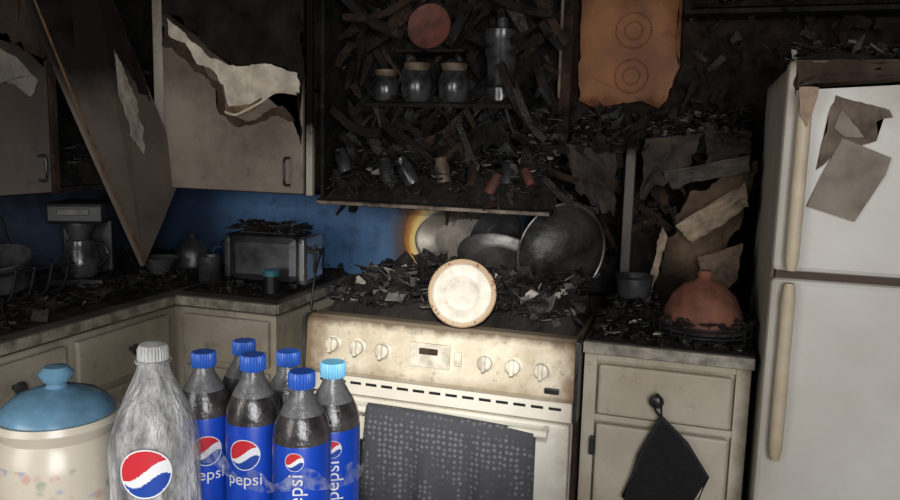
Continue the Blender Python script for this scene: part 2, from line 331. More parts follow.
poly('soot_crust',[hp(y,z,.001) for y,z in ((1.83,2.08),(2.11,2.14),(2.24,1.86),(2.35,1.62),(2.36,1.56),(2.30,1.60),(2.23,1.72),(2.12,1.76),(2.08,1.66),(2.02,1.60),(1.96,1.68),(1.89,1.82))],(1,0,0),.001,SOOTM,hd,rough=.012,seed=36)
poly('peeled_paint_patch',[hp(y,z,.0025) for y,z in ((2.14,1.70),(2.19,1.76),(2.26,1.62),(2.31,1.46),(2.29,1.37),(2.245,1.44),(2.20,1.56))],(1,0,0),.003,plain('hanging_peel',(.30,.265,.21),.8,var=.45,scale=18,bmp=.4),hd,rough=.008,seed=3)
poly('edge_strip',[hp(y,z,.001) for y,z in ((1.80,2.05),(1.806,2.05),(2.075,1.38),(2.241,1.01),(2.235,.99),(2.065,1.38))],(1,0,0),.002,PEELE,hd)
# ------------------------------------------------------------ charred shelf cabinet over range
sc=empty('charred_shelf_cabinet')
boxes('boards',[(-1.30,-.47,2.47,2.76,1.215,1.235),(-1.16,-.60,2.52,2.76,1.558,1.572),(-1.30,-1.285,2.49,2.76,1.235,2.3),(-1.30,-.47,2.745,2.76,1.235,2.3),(-1.30,-.47,2.60,2.76,2.0,2.02)],CH,sc)
boxes('scorched_trim',[(-1.30,-.47,2.462,2.47,1.217,1.229)],plain('scorched_trim_metal',(.17,.13,.10),.5,.4,var=1.0,scale=14,bmp=.3),sc,bev=.001)
bm=bmesh.new(); rnd=random.Random(5)
for i in range(46):
    x=rnd.uniform(-1.25,-.5); z=rnd.choice([1.25,1.3,1.35,1.4,1.58,1.75,1.85]); L=rnd.uniform(.08,.26); a=rnd.uniform(-1.3,1.3)
    M=Matrix.Translation((x,rnd.uniform(2.58,2.72),z+abs(math.sin(a))*L/2+.02))@Matrix.Rotation(a,4,'Y')@Matrix.Rotation(rnd.uniform(-.4,.4),4,'Z')
    add_box(bm,-L/2,L/2,-.008,.008,-rnd.uniform(.006,.025),rnd.uniform(.006,.015),rnd.choice([0,0,0,1,2]),0,M)
for i in range(460):
    x=rnd.uniform(-1.28,-.46); z=rnd.choice([rnd.uniform(1.25,1.56),rnd.uniform(1.58,2.2),rnd.uniform(1.3,2.2)])
    add_strip(bm,(x,rnd.uniform(2.58,2.74),z),rnd.uniform(.03,.13),rnd.uniform(.015,.06),rnd,3)
for i in range(50): add_strip(bm,(rnd.uniform(-1.25,-.5),rnd.uniform(2.47,2.55),rnd.uniform(1.25,1.30)),rnd.uniform(.03,.07),rnd.uniform(.01,.03),rnd,3)
for i in range(30): add_strip(bm,(rnd.uniform(-1.15,-.62),rnd.uniform(2.52,2.55),rnd.uniform(1.55,1.57)),rnd.uniform(.03,.09),rnd.uniform(.01,.03),rnd,3)
from_bm('splinters',bm,[CH,CH2,CHB],sc)
bm=bmesh.new()
def beam(p,q,w,mi=0):
    p=Vector(p);q=Vector(q); n=8; pts=[p.lerp(q,i/n)+Vector((0,0,-.03*math.sin(math.pi*i/n))) for i in range(n+1)]
    add_tube(bm,pts,[w*(.8+.4*abs(noise.noise(Vector((i*.9,w*50,p.x*9))))) for i in range(n+1)],7,mi)
for p,q,w,mi in (((-1.27,2.50,1.98),(-1.02,2.56,1.80),.022,0),((-1.22,2.50,1.86),(-1.0,2.58,1.93),.016,2),((-.66,2.50,1.70),(-.53,2.50,1.50),.020,0),((-.60,2.48,1.62),(-.50,2.50,1.46),.016,1),
   ((-.62,2.55,1.48),(-.30,2.55,1.44),.018,0),((-.56,2.52,1.40),(-.27,2.54,1.33),.016,2),((-.80,2.58,1.99),(-.50,2.55,1.86),.018,0),((-1.25,2.48,1.55),(-1.08,2.52,1.47),.02,0),((-.50,2.50,1.34),(-.32,2.52,1.24),.016,1)): beam(p,q,w,mi)
from_bm('slumped_beams',bm,[CH,CH2,CHB],sc)
heap('rubble_low',-1.27,-.49,2.48,2.73,1.236,lambda x,y:.05+.12*max(0,noise.noise(Vector((x*6,y*3,4)))+.3)+.45*(y-2.48)**1.0,900,.012,.05,9,DEB,sc)
heap('rubble_mid',-1.15,-.61,2.53,2.73,1.573,lambda x,y:.02,150,.01,.03,19,DEBD,sc)
heap('rubble_right',-.60,-.46,2.50,2.73,1.236,lambda x,y:.22+.6*(y-2.5)+.05*math.sin(x*40),240,.012,.045,119,DEB,sc)
JG=plain('sooty_glass',(.05,.05,.05),.22,.3,var=1.0,scale=18,bmp=.1); JAR=[(.0,0),(.040,0),(.052,.015),(.055,.06),(.048,.095),(.038,.105),(.044,.115),(.046,.13),(.038,.13),(.036,.11),(0,.105)]
JT=plain('brown_jar_lid',(.10,.07,.045),.6,var=.8,scale=30)
for x,y,s in ((-1.09,2.58,.85),(-.965,2.555,1.0),(-.83,2.55,.98)):
    lathe('glass_jar',[(r*s,z*s) for r,z in JAR],[JG,JT],loc=(x,y,1.577),seg=28,mis=[0,0,0,0,0,1,1,1,0,0,0])
lathe('blender_jar',[(0,0),(.05,0),(.052,.05),(.042,.06),(.045,.07),(.055,.20),(.06,.21),(.06,.24),(.02,.25),(.018,.28),(0,.28)],JG,loc=(-.68,2.60,1.577),seg=28)
for x,z,s,mm in ((-1.2,1.36,.7,JG),(-.95,1.33,.8,JG),(-.84,1.34,.7,JT),(-.74,1.33,.6,CHB),(-.62,1.34,.65,SMOKED),(-.54,1.34,.5,TERRD),(-.68,1.31,.6,TERRD),(-1.04,1.33,.7,SMOKED)):
    lathe('spice_jar',[(0,0),(.034*s,0),(.036*s,.08*s),(.028*s,.095*s),(.03*s,.12*s),(0,.12*s)],mm,loc=(x,2.50,z-.03),rot=(random.uniform(-.3,.3),random.uniform(-.6,.6),0),seg=20)
lathe('terracotta_plate',[(0,0),(.045,0),(.05,.004),(.078,.014),(.076,.018),(.05,.009),(0,.007)],TERRD,loc=(-.93,2.58,1.83),rot=(math.radians(80),0,0))
box('plate_ledge',-1.05,-.80,2.56,2.74,1.745,1.757,CH,sc)
# ------------------------------------------------------------ exposed panel, stud, wood on back wall
ORG=layered('scorched_orange_panel',(.27,.105,.032),[((.05,.022,.012),(0,0,-1),-1.62,.06,1.2,12,.9),((.06,.024,.012),(1,0,.3),.38,.12,1.0,9,.8),((.09,.04,.02),(0,0,1),1.9,.2,.8,6,.8)],.6,base2=(.15,.055,.02),vscale=7,spots=.5)
wp=empty('embossed_wall_panel')
poly('board',[(x,2.765,z) for x,z in ((-.445,2.35),(-.44,1.60),(-.38,1.57),(-.30,1.585),(-.22,1.60),(-.17,1.575),(-.145,1.60),(-.11,1.72),(-.13,1.78),(-.115,2.0),(-.12,2.35))],(0,-1,0),.02,ORG,wp,rough=.004,seed=11)
bm=bmesh.new()
for z,r in ((1.985,.055),(1.83,.058),(1.68,.055)):
    for rr in (r,r*.5): add_tube(bm,[(-.265+rr*math.cos(t*math.pi/16),2.745,z+rr*math.sin(t*math.pi/16)) for t in range(32)],.0035,8,0,True)
from_bm('embossed_rings',bm,ORG,wp,True)
st=empty('charred_wall_stud')
box('stud',-.495,-.455,2.66,2.74,1.45,2.39,CHB,st); box('stud_edge',-.497,-.487,2.652,2.66,1.60,2.39,plain('scorched_edge',(.15,.10,.065),.7,var=.7),st)
box('broken_wall_stud',-.245,-.215,2.52,2.55,.93,1.47,layered('grey_stud',(.10,.085,.07),[(SOOT,(0,0,1),1.40,.05,1.5,20)],base2=(.03,.028,.025)))
rs=empty('collapsed_shelf'); us=empty('charred_upper_shelf')
boxes('boards',[(-.455,-.25,2.62,2.76,1.36,1.375),(-.20,.13,2.58,2.76,1.43,1.445)],CH,rs); boxes('board',[(-.10,1.04,2.62,2.76,1.86,1.875)],CH,us)
heap('rubble_a',-.44,-.25,2.56,2.74,1.376,lambda x,y:.06+.55*(y-2.54),330,.012,.045,40,DEB,rs)
heap('rubble_b',-.19,.12,2.58,2.74,1.446,lambda x,y:.03+.6*(y-2.56),260,.012,.040,41,DEB,rs)
heap('rubble_c',-.08,1.02,2.60,2.74,1.876,lambda x,y:.02+.15*(y-2.6),320,.012,.05,43,DEB,us)
heap('rubble_d',-.455,.12,2.64,2.745,.95,lambda x,y:.15+.25*max(0,noise.noise(Vector((x*8,3,1)))+.3),320,.012,.04,44,DEBD,rs)
bm=bmesh.new(); bm3=bmesh.new(); rnd=random.Random(15)
for i in range(700):
    x=rnd.uniform(-.45,1.0); z=rnd.uniform(.97,2.2)
    if -.46<x<-.1 and z>1.58: continue
    if x>.06 and z<1.76: continue
    if z>1.62 and rnd.random()<.5: continue
    add_strip(bm3 if z>1.70 else bm,(x,rnd.uniform(2.67,2.75),z),rnd.uniform(.03,.12),rnd.uniform(.012,.05),rnd,3)
for i in range(16):
    x=rnd.uniform(-.42,.0); z=rnd.uniform(1.0,1.5); L=rnd.uniform(.1,.25); a=rnd.uniform(-1.4,1.4)
    M=Matrix.Translation((x,rnd.uniform(2.64,2.70),z))@Matrix.Rotation(a,4,'Y')
    add_box(bm,-L/2,L/2,-.008,.008,-.012,.012,rnd.choice([0,1,2]),0,M)
from_bm('hanging_char',bm,[CH,CH2,CHB],rs); from_bm('hanging_char',bm3,[CH,CH2,CHB],us)
# big drooping charred sheets
DS=layered('charred_sheet',(.05,.036,.026),[],.85,bmp=.6,base2=(.014,.011,.009),vscale=8,spots=.5)
def sheet(name,P,mat,par,seed,amp=.02,n=12):
    """bilinear sheet between 4 corners, crumpled, ragged lower edge"""
    bm=bmesh.new(); g=[]; a,b_,c,d=[Vector(p) for p in P]
    for i in range(n+1):
        row=[]
        for j in range(n+1):
            u=i/n; v=j/n; rag=1+(.22*noise.noise(Vector((u*5,seed,0))) if v>0 else 0)
            p=a.lerp(b_,u).lerp(d.lerp(c,u),v*rag)
            p.y-=abs(amp*2*noise.noise(Vector((u*3+seed,v*3,seed)))) ; p.x+=amp*.6*noise.noise(Vector((v*6,seed,u*2)))
            row.append(bm.verts.new(p))
        g.append(row)
    for i in range(n):
        for j in range(n): bm.faces.new((g[i][j],g[i+1][j],g[i+1][j+1],g[i][j+1]))
    o=from_bm(name,bm,mat,par); o.modifiers.new('s','SOLIDIFY').thickness=.004
sheet('drooping_sheet',((-.20,2.60,1.47),(-.02,2.60,1.49),(-.06,2.55,1.36),(-.19,2.55,1.30)),DS,rs,1.3)
sheet('drooping_sheet',((-.02,2.60,1.50),(.12,2.60,1.50),(.12,2.55,1.44),(.0,2.54,1.40)),DS,rs,2.7)
sheet('drooping_sheet',((-.44,2.56,1.45),(-.28,2.56,1.42),(-.27,2.52,1.22),(-.40,2.52,1.30)),DS,rs,4.1)
sheet('drooping_sheet',((.05,2.70,2.10),(.45,2.68,2.12),(.40,2.62,1.93),(.10,2.62,1.97)),DS,us,5.9)
sheet('drooping_sheet',((.50,2.70,2.12),(.95,2.68,2.08),(.90,2.62,1.86),(.55,2.62,1.92)),DS,us,7.7)
# cardboard remains
KR=layered('scorched_cardboard',(.13,.085,.05),[((.012,.010,.008),(0,0,-1),-1.14,.10,1.0,9,.95),((.02,.014,.01),(-1,0,0),.06,.08,1.0,12,.9),((.015,.01,.008),(1,0,.2),.36,.08,.9,14,.9)],.9,base2=(.05,.032,.02),vscale=11,spots=.7)
KR2=plain('pale_cardboard',(.23,.175,.12),.85,var=.65,scale=17,bmp=.4)
cb=empty('burnt_cardboard_box')
poly('panel_brown',[(-.12,2.50,.94),(-.03,2.50,.97),(.03,2.52,1.05),(.08,2.54,1.16),(.12,2.55,1.28),(.14,2.55,1.42),(.05,2.54,1.36),(-.06,2.53,1.27),(-.11,2.52,1.15)],(0,-1,0),.005,KR,cb,rough=.010,seed=21)
sheet('flap_pale',((-.08,2.47,1.21),(.11,2.48,1.35),(.125,2.47,1.28),(-.03,2.47,1.16)),KR2,cb,9.1,.012)
sheet('flap_low',((-.01,2.45,1.12),(.12,2.46,1.17),(.10,2.45,1.05),(.02,2.45,1.02)),plain('brown_card',(.13,.09,.058),.85,var=.6,scale=13,bmp=.4),cb,10.4,.012)
sheet('flap_upper',((-.13,2.53,1.37),(.12,2.53,1.43),(.12,2.53,1.38),(-.10,2.53,1.32)),plain('grey_scorched_card',(.07,.058,.047),.85,var=.7,scale=16),cb,12.2,.01)
poly('panel_side',[(-.17,2.48,.93),(-.15,2.47,.93),(-.105,2.50,1.17),(-.12,2.51,1.20)],(0,-1,0),.004,KR2,cb,rough=.003,seed=26)
# ------------------------------------------------------------ range
rg=empty('gas_range')
boxes('body',[(-1.10,-.305,2.09,2.72,.03,.915),(-1.08,-.33,2.14,2.70,0,.03)],WHITE,rg,bev=.006)
box('cooktop',-1.105,-.30,2.06,2.72,.905,.925,PANEL,rg,bev=.006)
bm=bmesh.new(); prof=[(2.10,.92),(2.075,.922),(2.058,.915),(2.05,.90),(2.035,.765),(2.04,.752),(2.10,.75)]
a=[bm.verts.new((-1.112,y,z)) for y,z in prof]; b=[bm.verts.new((-.298,y,z)) for y,z in prof]
bm.faces.new(a); bm.faces.new(b[::-1])
for i in range(len(prof)-1): bm.faces.new((a[i],a[i+1],b[i+1],b[i]))
from_bm('control_panel',bm,PANEL,rg)
boxes('panel_end_trim',[(-1.118,-1.110,2.03,2.11,.75,.925),(-.300,-.290,2.03,2.11,.70,.925)],SMOKED,rg)
Rk=Matrix.Rotation(math.radians(84),4,'X')
bm=bmesh.new(); bm2=bmesh.new()
for x,z in ((-1.02,.842),(-.94,.84),(-.86,.838),(-.55,.838),(-.47,.836),(-.39,.834)):
    M=Matrix.Translation((x,2.045,z))@Rk
    add_lathe(bm,[(0,0),(.026,0),(.026,.004),(.021,.007),(.019,.022),(.014,.025),(0,.025)],28,M=M)
    add_box(bm,-.005,.005,-.021,.021,.02,.034,0,.001,M)
    add_lathe(bm2,[(0,-.002),(.034,-.002),(.034,.0012),(0,.0012)],28,M=M)
KNOB=plain('knob_plastic',(.58,.53,.43),.4,var=.4,scale=25)
from_bm('knobs',bm,KNOB,rg,True); from_bm('knob_rings',bm2,plain('knob_ring_grime',(.12,.08,.05),.5,var=.5,scale=30),rg)
boxes('clock_display',[(-.775,-.655,2.036,2.05,.805,.875),(-.745,-.69,2.030,2.04,.845,.862,1),(-.64,-.62,2.034,2.046,.82,.86)],[KNOB,SCORCH],rg)
boxes('badge',[(-.29-.09,-.34,2.028,2.04,.775,.79)],SMOKED,rg)
box('vent_strip',-1.10,-.305,2.055,2.09,.69,.748,WHITE,rg,bev=.003)
boxes('vent_slots',[(-1.07+i*.05,-1.035+i*.05,2.053,2.06,.722,.730) for i in range(15)],BLACK,rg,bev=.001)
boxes('oven_door',[(-1.095,-.31,2.045,2.088,.235,.685)],WHITE,rg,bev=.008)
box('oven_window',-.98,-.42,2.041,2.05,.33,.56,BLACK,rg)
box('storage_drawer',-1.095,-.31,2.05,2.088,.05,.225,WHITE,rg,bev=.006)
bm=bmesh.new(); add_tube(bm,[(-1.05,1.995,.672),(-.36,1.995,.672)],.011,14)
for x in (-1.04,-.37): add_tube(bm,[(x,2.05,.672),(x,1.995,.672)],.009,10)
from_bm('oven_handle',bm,WHITE,rg,True)
box('side_soot_strip',-.303,-.292,2.07,2.70,.03,.91,CHB,rg)
# towel
TW,nt,b=newmat('dark_waffle_towel'); co=coords(nt); v=N(nt,'ShaderNodeTexVoronoi',Scale=62.0,Randomness=.3); nt.links.new(co,v.inputs['Vector'])
nt.links.new(mixc(nt,maprange(nt,v.outputs['Distance'],.15,.42,0,1),(.16,.16,.17),(.055,.055,.062)),b.inputs['Base Color']); b.inputs['Roughness'].default_value=.9; bump(nt,b,v.outputs['Distance'],.4,.003)
bm=bmesh.new(); nx=50; path=[(2.018,.30+.02*i) for i in range(19)]+[(2.014,.676),(2.005,.690),(1.995,.694),(1.982,.688),(1.976,.67)]+[(1.974,.65-.02*i) for i in range(29)]
g=[]
for j,(y,z) in enumerate(path):
    row=[]
    for i in range(nx+1):
        u=i/nx; x=-.885+.49*u; w=max(0,min(1,(.68-z)/.25)) if j>21 else 0
        yy=y-w*(.010*math.sin(u*17+.4)+.006*math.sin(u*37)+.012)
        row.append(bm.verts.new((x+(.012*w*math.sin(z*9)*(1-u)),yy,z-.014*(u*u) if j>19 else z)))
    g.append(row)
for j in range(len(path)-1):
    for i in range(nx): bm.faces.new((g[j][i],g[j][i+1],g[j+1][i+1],g[j+1][i]))
tw=from_bm('dish_towel',bm,TW,None,True); md=tw.modifiers.new('s','SOLIDIFY'); md.thickness=.004
def hr(x,y):
    h=.035+.06*max(0,noise.noise(Vector((x*7,y*7,2)))+.25)+.05*min(1,(y-2.08)/.25)
    return h*min(1,(x+1.105)/.09)*min(1,(y-2.05)/.08)
heap('burnt_debris_heap',-1.07,-.31,2.10,2.42,.926,hr,1700,.014,.058,77,DEB,tilt=1.4)
# round tin
tn=empty('round_tin',(-.635,2.085,1.022)); tn.rotation_euler=(math.radians(82),0,math.radians(12))
TINW=plain('tin_white',(.50,.46,.38),.5,var=.22,scale=30,bmp=.1); TINR,nt,b=newmat('tin_printed_rim'); co=coords(nt)
ck=N(nt,'ShaderNodeTexVoronoi',Scale=80.0); nt.links.new(co,ck.inputs['Vector'])
nt.links.new(mixc(nt,math_(nt,'LESS_THAN',ck.outputs['Distance'],.3),(.42,.30,.19),(.22,.10,.06)),b.inputs['Base Color']); b.inputs['Roughness'].default_value=.4
lathe('tin_body',[(0,-.045),(.088,-.045),(.092,-.041),(.092,.022),(.096,.024),(.096,.034),(.091,.038),(.084,.036),(.080,.031),(.05,.029),(.048,.030),(.045,.029),(0,.030)],[TINW,TINR],tn,mis=[0,0,1,1,1,1,1,0,0,0,0,0],seg=56)
def dish(name,loc,rx,ry,rot,mat,depth=.03):
    o=lathe(name,[(0,0),(.70,0),(.80,.25),(.98,1.0),(1.0,1.08),(.97,1.12),(.92,1.0),(.76,.35),(.66,.14),(0,.12)],mat,seg=64,loc=loc,rot=rot)
    for v in o.data.vertices: v.co=Vector((v.co.x*rx,v.co.y*ry,v.co.z*depth))
    return o
PL=plain('smoke_stained_platter',(.10,.085,.07),.35,.4,var=.95,scale=6,bmp=.06)
dish('oval_platter',(-.80,2.72,1.085),.215,.125,(math.radians(82),0,0),PL,.02)
dish('frying_pan',(-.665,2.65,1.10),.105,.105,(math.radians(66),math.radians(-10),math.radians(-10)),SMOKED,.05)
dish('silver_tray',(-.61,2.50,1.03),.18,.12,(math.radians(42),math.radians(20),0),STEEL,.02)
wk=empty('wok',(-.40,2.53,1.08)); wk.rotation_euler=(math.radians(70),math.radians(-10),math.radians(-20))
lathe('bowl',[(0,0),(.06,.004),(.11,.022),(.140,.05),(.155,.078),(.160,.080),(.160,.084),(.153,.084),(.138,.056),(.108,.028),(.06,.010),(0,.006)],plain('wok_metal',(.06,.058,.055),.42,.6,var=1.0,scale=9,bmp=.3),wk,seg=64)
tube('rim',[(.158*math.cos(t*math.pi/32),.158*math.sin(t*math.pi/32),.082) for t in range(64)],.005,STEEL,wk,8,True)
tube('loop_handle',smoothpts([(-.03,.156,.08),(-.03,.180,.085),(0,.192,.088),(.03,.180,.085),(.03,.156,.08)]),.005,SMOKED,wk,8)
# ------------------------------------------------------------ right base cabinet
rb=empty('drawer_base_cabinet')
box('carcass',-.285,.145,2.12,2.74,.08,.885,CABR,rb); box('toe_kick',-.28,.14,2.17,2.74,0,.08,CHB,rb)
boxes('face_frame',[(-.285,-.25,2.10,2.12,.08,.885),(.108,.145,2.10,2.12,.08,.885),(-.25,.108,2.10,2.12,.865,.885),(-.25,.108,2.10,2.12,.695,.712)],CABR,rb,bev=.002)
box('drawer_front',-.243,.10,2.085,2.105,.718,.858,CABR,rb,bev=.007); box('door_front',-.243,.10,2.085,2.105,.11,.69,CABR,rb,bev=.007)
boxes('hinge',[(-.258,-.243,2.08,2.10,.60,.65)],DARKM,rb)
lathe('drawer_knob',[(0,0),(.009,0),(.008,.014),(.018,.02),(.019,.03),(.011,.036),(0,.037)],SMOKED,rb,loc=(-.085,2.085,.782),rot=(math.radians(90),0,0),seg=24)
rc=empty('side_countertop'); box('laminate_slab',-.287,.15,2.085,2.76,.885,.92,COUNTER,rc); boxes('metal_edge',[(-.287,.15,2.078,2.085,.888,.918)],EDGE,rc,bev=.001)
heap('counter_debris',-.28,.145,2.10,2.60,.921,lambda x,y:.008+.05*min(1,max(0,(y-2.15)/.2))*(1 if x<-.05 else .5),420,.012,.04,50,DEB,rc)
ph=empty('pot_holder')
PHM=plain('black_quilted_cloth',(.007,.007,.008),.9,var=.4,scale=60,bmp=.5)
poly('cloth',[(x,y,z) for x,y,z in ((-.065,2.060,.742),(.055,2.050,.605),(.05,2.05,.585),(-.02,2.06,.43),(-.04,2.062,.42),(-.155,2.062,.50),(-.15,2.062,.52),(-.078,2.062,.73))],(0,-1,0),.008,PHM,ph)
tube('binding',smoothpts([(-.07,2.056,.742),(.055,2.046,.60),(-.03,2.056,.425),(-.155,2.058,.505),(-.07,2.056,.742)],2),.005,plain('dark_binding',(.02,.02,.02),.9),ph,8)
tube('loop',smoothpts([(-.07,2.056,.742),(-.088,2.05,.765),(-.085,2.052,.803),(-.075,2.05,.79),(-.07,2.056,.745)]),.003,PHM,ph,8)
tg=empty('clay_tagine',(.015,2.225,.945))
lathe('tray',[(0,0),(.10,0),(.125,.014),(.128,.022),(.122,.022),(.10,.008),(0,.008)],SMOKED,tg,seg=48)
lathe('lid',[(.108,.018),(.112,.024),(.108,.034),(.102,.06),(.085,.10),(.055,.130),(.028,.142),(.018,.150),(.022,.160),(.016,.17),(0,.172)],TERRA,tg,seg=48)
bm=bmesh.new()
for rr,z in ((.132,.03),(.134,.008)): add_tube(bm,[(rr*math.cos(t*math.pi/24),rr*math.sin(t*math.pi/24),z) for t in range(48)],.0035,6,0,True)
for t in range(20): a=t*math.pi/10; add_tube(bm,[(.133*math.cos(a),.133*math.sin(a),.006),(.133*math.cos(a),.133*math.sin(a),.034)],.0025,6)
from_bm('wire_basket',bm,DARKM,tg,True)
bm=bmesh.new(); rnd=random.Random(91)
for i in range(70):
    a=rnd.uniform(0,6.3); r=rnd.uniform(.095,.135); add_shard(bm,Vector((r*math.cos(a),r*math.sin(a),.03+rnd.uniform(0,.02))),rnd.uniform(.008,.026),rnd,3)
from_bm('fallen_char',bm,DEBD,tg)
lathe('small_pot',[(0,0),(.045,0),(.052,.01),(.055,.06),(.06,.065),(.056,.068),(.05,.06),(.045,.01),(0,.008)],SMOKED,loc=(-.19,2.44,.985),seg=36)
# ------------------------------------------------------------ fridge
fr=empty('refrigerator')
box('cabinet',.165,.95,2.02,2.72,.04,1.645,FRIDGE,fr,bev=.01); box('kick_grille',.18,.94,2.04,2.1,0,.04,BLACK,fr)
box('freezer_door',.16,.952,1.95,2.012,1.168,1.65,FRIDGE,fr,bev=.012); box('lower_door',.16,.952,1.95,2.012,.06,1.150,FRIDGE,fr,bev=.012)
box('gasket',.17,.94,1.965,2.02,1.148,1.17,plain('gasket_grime',(.07,.045,.03),.8),fr,bev=0)
poly('soot_edge_top',[(x,1.9492,z) for x,z in ((.175,1.645),(.94,1.645),(.94,1.625),(.80,1.632),(.62,1.622),(.45,1.634),(.33,1.628),(.24,1.615),(.19,1.60),(.175,1.57))],(0,-1,0),.0008,SCORCH,fr,rough=.005,seed=71)
def fh(name,z0,z1):
    bm=bmesh.new(); n=14
    pts=[(.198,1.922,z0+(z1-z0)*i/n) for i in range(n+1)]; r=[.0155 if 0<i<n else .011 for i in range(n+1)]
    add_tube(bm,pts,r,20); 
    for z in (z0+.02,z1-.02): add_box(bm,.186,.210,1.922,1.955,z-.016,z+.016,0,.004)
    from_bm(name,bm,HANDLE,fr,True)
fh('freezer_handle',1.175,1.58); fh('lower_handle',.72,1.145)
poly('handle_scorch_tab',[(.180,1.902,1.585),(.218,1.902,1.585),(.212,1.902,1.53),(.202,1.902,1.50),(.188,1.902,1.53)],(0,-1,0),.004,plain('scorched_orange_plastic',(.22,.12,.055),.5,var=.5,scale=30),fr,rough=.002,seed=4)
PAP=plain('sooty_paper',(.22,.185,.145),.9,var=.35,scale=12,bmp=.2); PAP2=plain('scorched_paper',(.13,.098,.07),.9,var=.6,scale=14,bmp=.4)
poly('scorched_note',[(x,1.947,z) for x,z in ((.262,1.575),(.30,1.56),(.37,1.54),(.378,1.525),(.345,1.515),(.35,1.475),(.30,1.45),(.285,1.46),(.25,1.42),(.235,1.405),(.245,1.48),(.25,1.53))],(0,-1,0),.003,PAP2,fr,rough=.003,seed=6)
poly('note_paper',[(x,1.943,z) for x,z in ((.282,1.478),(.383,1.437),(.375,1.40),(.322,1.292),(.222,1.322),(.245,1.39))],(0,-1,0),.002,PAP,fr)
poly('note_fold',[(x,1.942,z) for x,z in ((.275,1.54),(.325,1.48),(.285,1.479),(.262,1.50))],(0,-1,0),.002,PAP,fr,rough=.002,seed=9)
poly('drip_stain',[(x,1.947,z) for x,z in ((.418,1.38),(.426,1.375),(.424,1.34),(.428,1.29),(.421,1.285),(.419,1.33))],(0,-1,0),.001,SMOKED,fr)
heap('debris_on_top',.18,.94,1.98,2.56,1.651,lambda x,y:.012+.04*max(0,noise.noise(Vector((x*6,y*6,9)))+.2)+.12*max(0,y-2.1),560,.014,.05,60,DEB,fr)
# ------------------------------------------------------------ counter appliances
ts=empty('toaster',(-1.45,2.44,.921)); ts.rotation_euler=(0,0,math.radians(6))
boxes('body',[(-.135,.125,-.10,.10,.02,.19)],plain('toaster_side',(.11,.11,.115),.3,.8,var=.9,scale=6),ts,bev=.03)
boxes('end_cap',[(.118,.150,-.092,.092,.015,.185)],CHROME,ts,bev=.02); boxes('end_cap_left',[(-.16,-.128,-.092,.092,.015,.185)],SMOKED,ts,bev=.02)
boxes('feet',[(sx*.1-.015,sx*.1+.015,sy*.07-.015,sy*.07+.015,0,.022) for sx in (-1,1) for sy in (-1,1)],BLACK,ts)
boxes('slots',[(-.11,.10,-.055,-.02,.186,.193),(-.11,.10,.02,.055,.186,.193)],BLACK,ts,bev=.001)
boxes('lever',[(.148,.175,-.025,.025,.12,.135),(.148,.156,-.006,.006,.05,.15)],BLACK,ts)
bm=bmesh.new(); rnd=random.Random(8)
for i in range(110): add_shard(bm,Vector((rnd.uniform(-.14,.11),rnd.uniform(-.08,.08),.195+rnd.uniform(0,.025))),rnd.uniform(.012,.035),rnd,3,.5)
from_bm('melted_debris',bm,[CH,CH2,BLACK],ts)
tube('cord',smoothpts([(-1.295,2.50,.98),(-1.285,2.49,1.04),(-1.27,2.46,1.06),(-1.262,2.40,1.01),(-1.258,2.36,.93),(-1.256,2.33,.80)]),.0035,BLACK,ts).matrix_parent_inverse=(Matrix.Translation((-1.45,2.44,.921))@Matrix.Rotation(math.radians(6),4,'Z')).inverted()
lathe('spice_tin',[(0,0),(.026,0),(.026,.058),(.028,.060),(.028,.078),(.024,.082),(0,.082)],[BLACK,plain('teal_lid',(.03,.14,.17),.4)],loc=(-1.375,2.285,.921),mis=[0,0,0,1,1,1],seg=28)
def mug(loc,mat,rz,s=1):
    e=empty('coffee_mug',loc); e.rotation_euler=(0,0,rz)
    lathe('cup',[(0,0),(.036*s,0),(.040*s,.006),(.042*s,.095*s),(.040*s,.097*s),(.037*s,.09*s),(.034*s,.01),(0,.008)],mat,e,seg=32)
    tube('handle',smoothpts([(.040*s,0,.078*s),(.062*s,0,.074*s),(.07*s,0,.05*s),(.06*s,0,.028*s),(.039*s,0,.022*s)]),.006*s,mat,e,8)
mug((-1.70,2.56,.935),plain('navy_mug',(.012,.022,.06),.3,var=.4),3.6,1.15); mug((-1.67,2.36,.922),SMOKED,2.5)
lathe('glass_bowl',[(0,0),(.03,0),(.035,.006),(.06,.045),(.066,.06),(.062,.06),(.05,.04),(.03,.012),(0,.01)],plain('sooted_bowl',(.10,.10,.10),.3,.6,var=.8,scale=12),loc=(-1.86,2.33,.945),seg=36)
lathe('kettle',[(0,0),(.06,0),(.068,.01),(.066,.06),(.045,.10),(.02,.112),(.012,.118),(.014,.13),(0,.133)],SMOKED,loc=(-1.86,2.52,.94),seg=36)
cm=empty('coffee_maker',(-2.0,2.12,.935)); cm.rotation_euler=(0,0,math.radians(25))
boxes('base_and_tower',[(-.09,.09,-.11,.10,0,.03),(-.085,.085,.02,.10,.03,.25),(-.09,.09,-.10,.10,.21,.28)],[BLACK],cm,bev=.012)
lathe('carafe',[(0,0),(.05,0),(.062,.02),(.062,.06),(.045,.10),(.042,.12),(.046,.125),(0,.125)],JG,cm,seg=32,loc=(0,-.045,.032)); tube('carafe_handle',smoothpts([(.045,-.06,.145),(.09,-.08,.14),(.098,-.085,.10),(.058,-.065,.06)]),.006,BLACK,cm)
lathe('filter_basket',[(0,0),(.03,0),(.05,.05),(.05,.06),(0,.06)],SMOKED,cm,seg=28,loc=(0,-.045,.155)); boxes('switch_panel',[(-.05,.05,-.103,-.098,.24,.262)],SMOKED,cm)
dr=empty('dish_rack'); bm=bmesh.new()
for i in range(6):
    y=1.58+.065*i; add_tube(bm,smoothpts([(-2.16,y,.955),(-2.17,y,1.10),(-2.14,y+.01,1.17),(-2.10,y,1.10),(-2.02,y,.97),(-1.90,y,.955),(-1.86,y,1.05)]),.005,7)
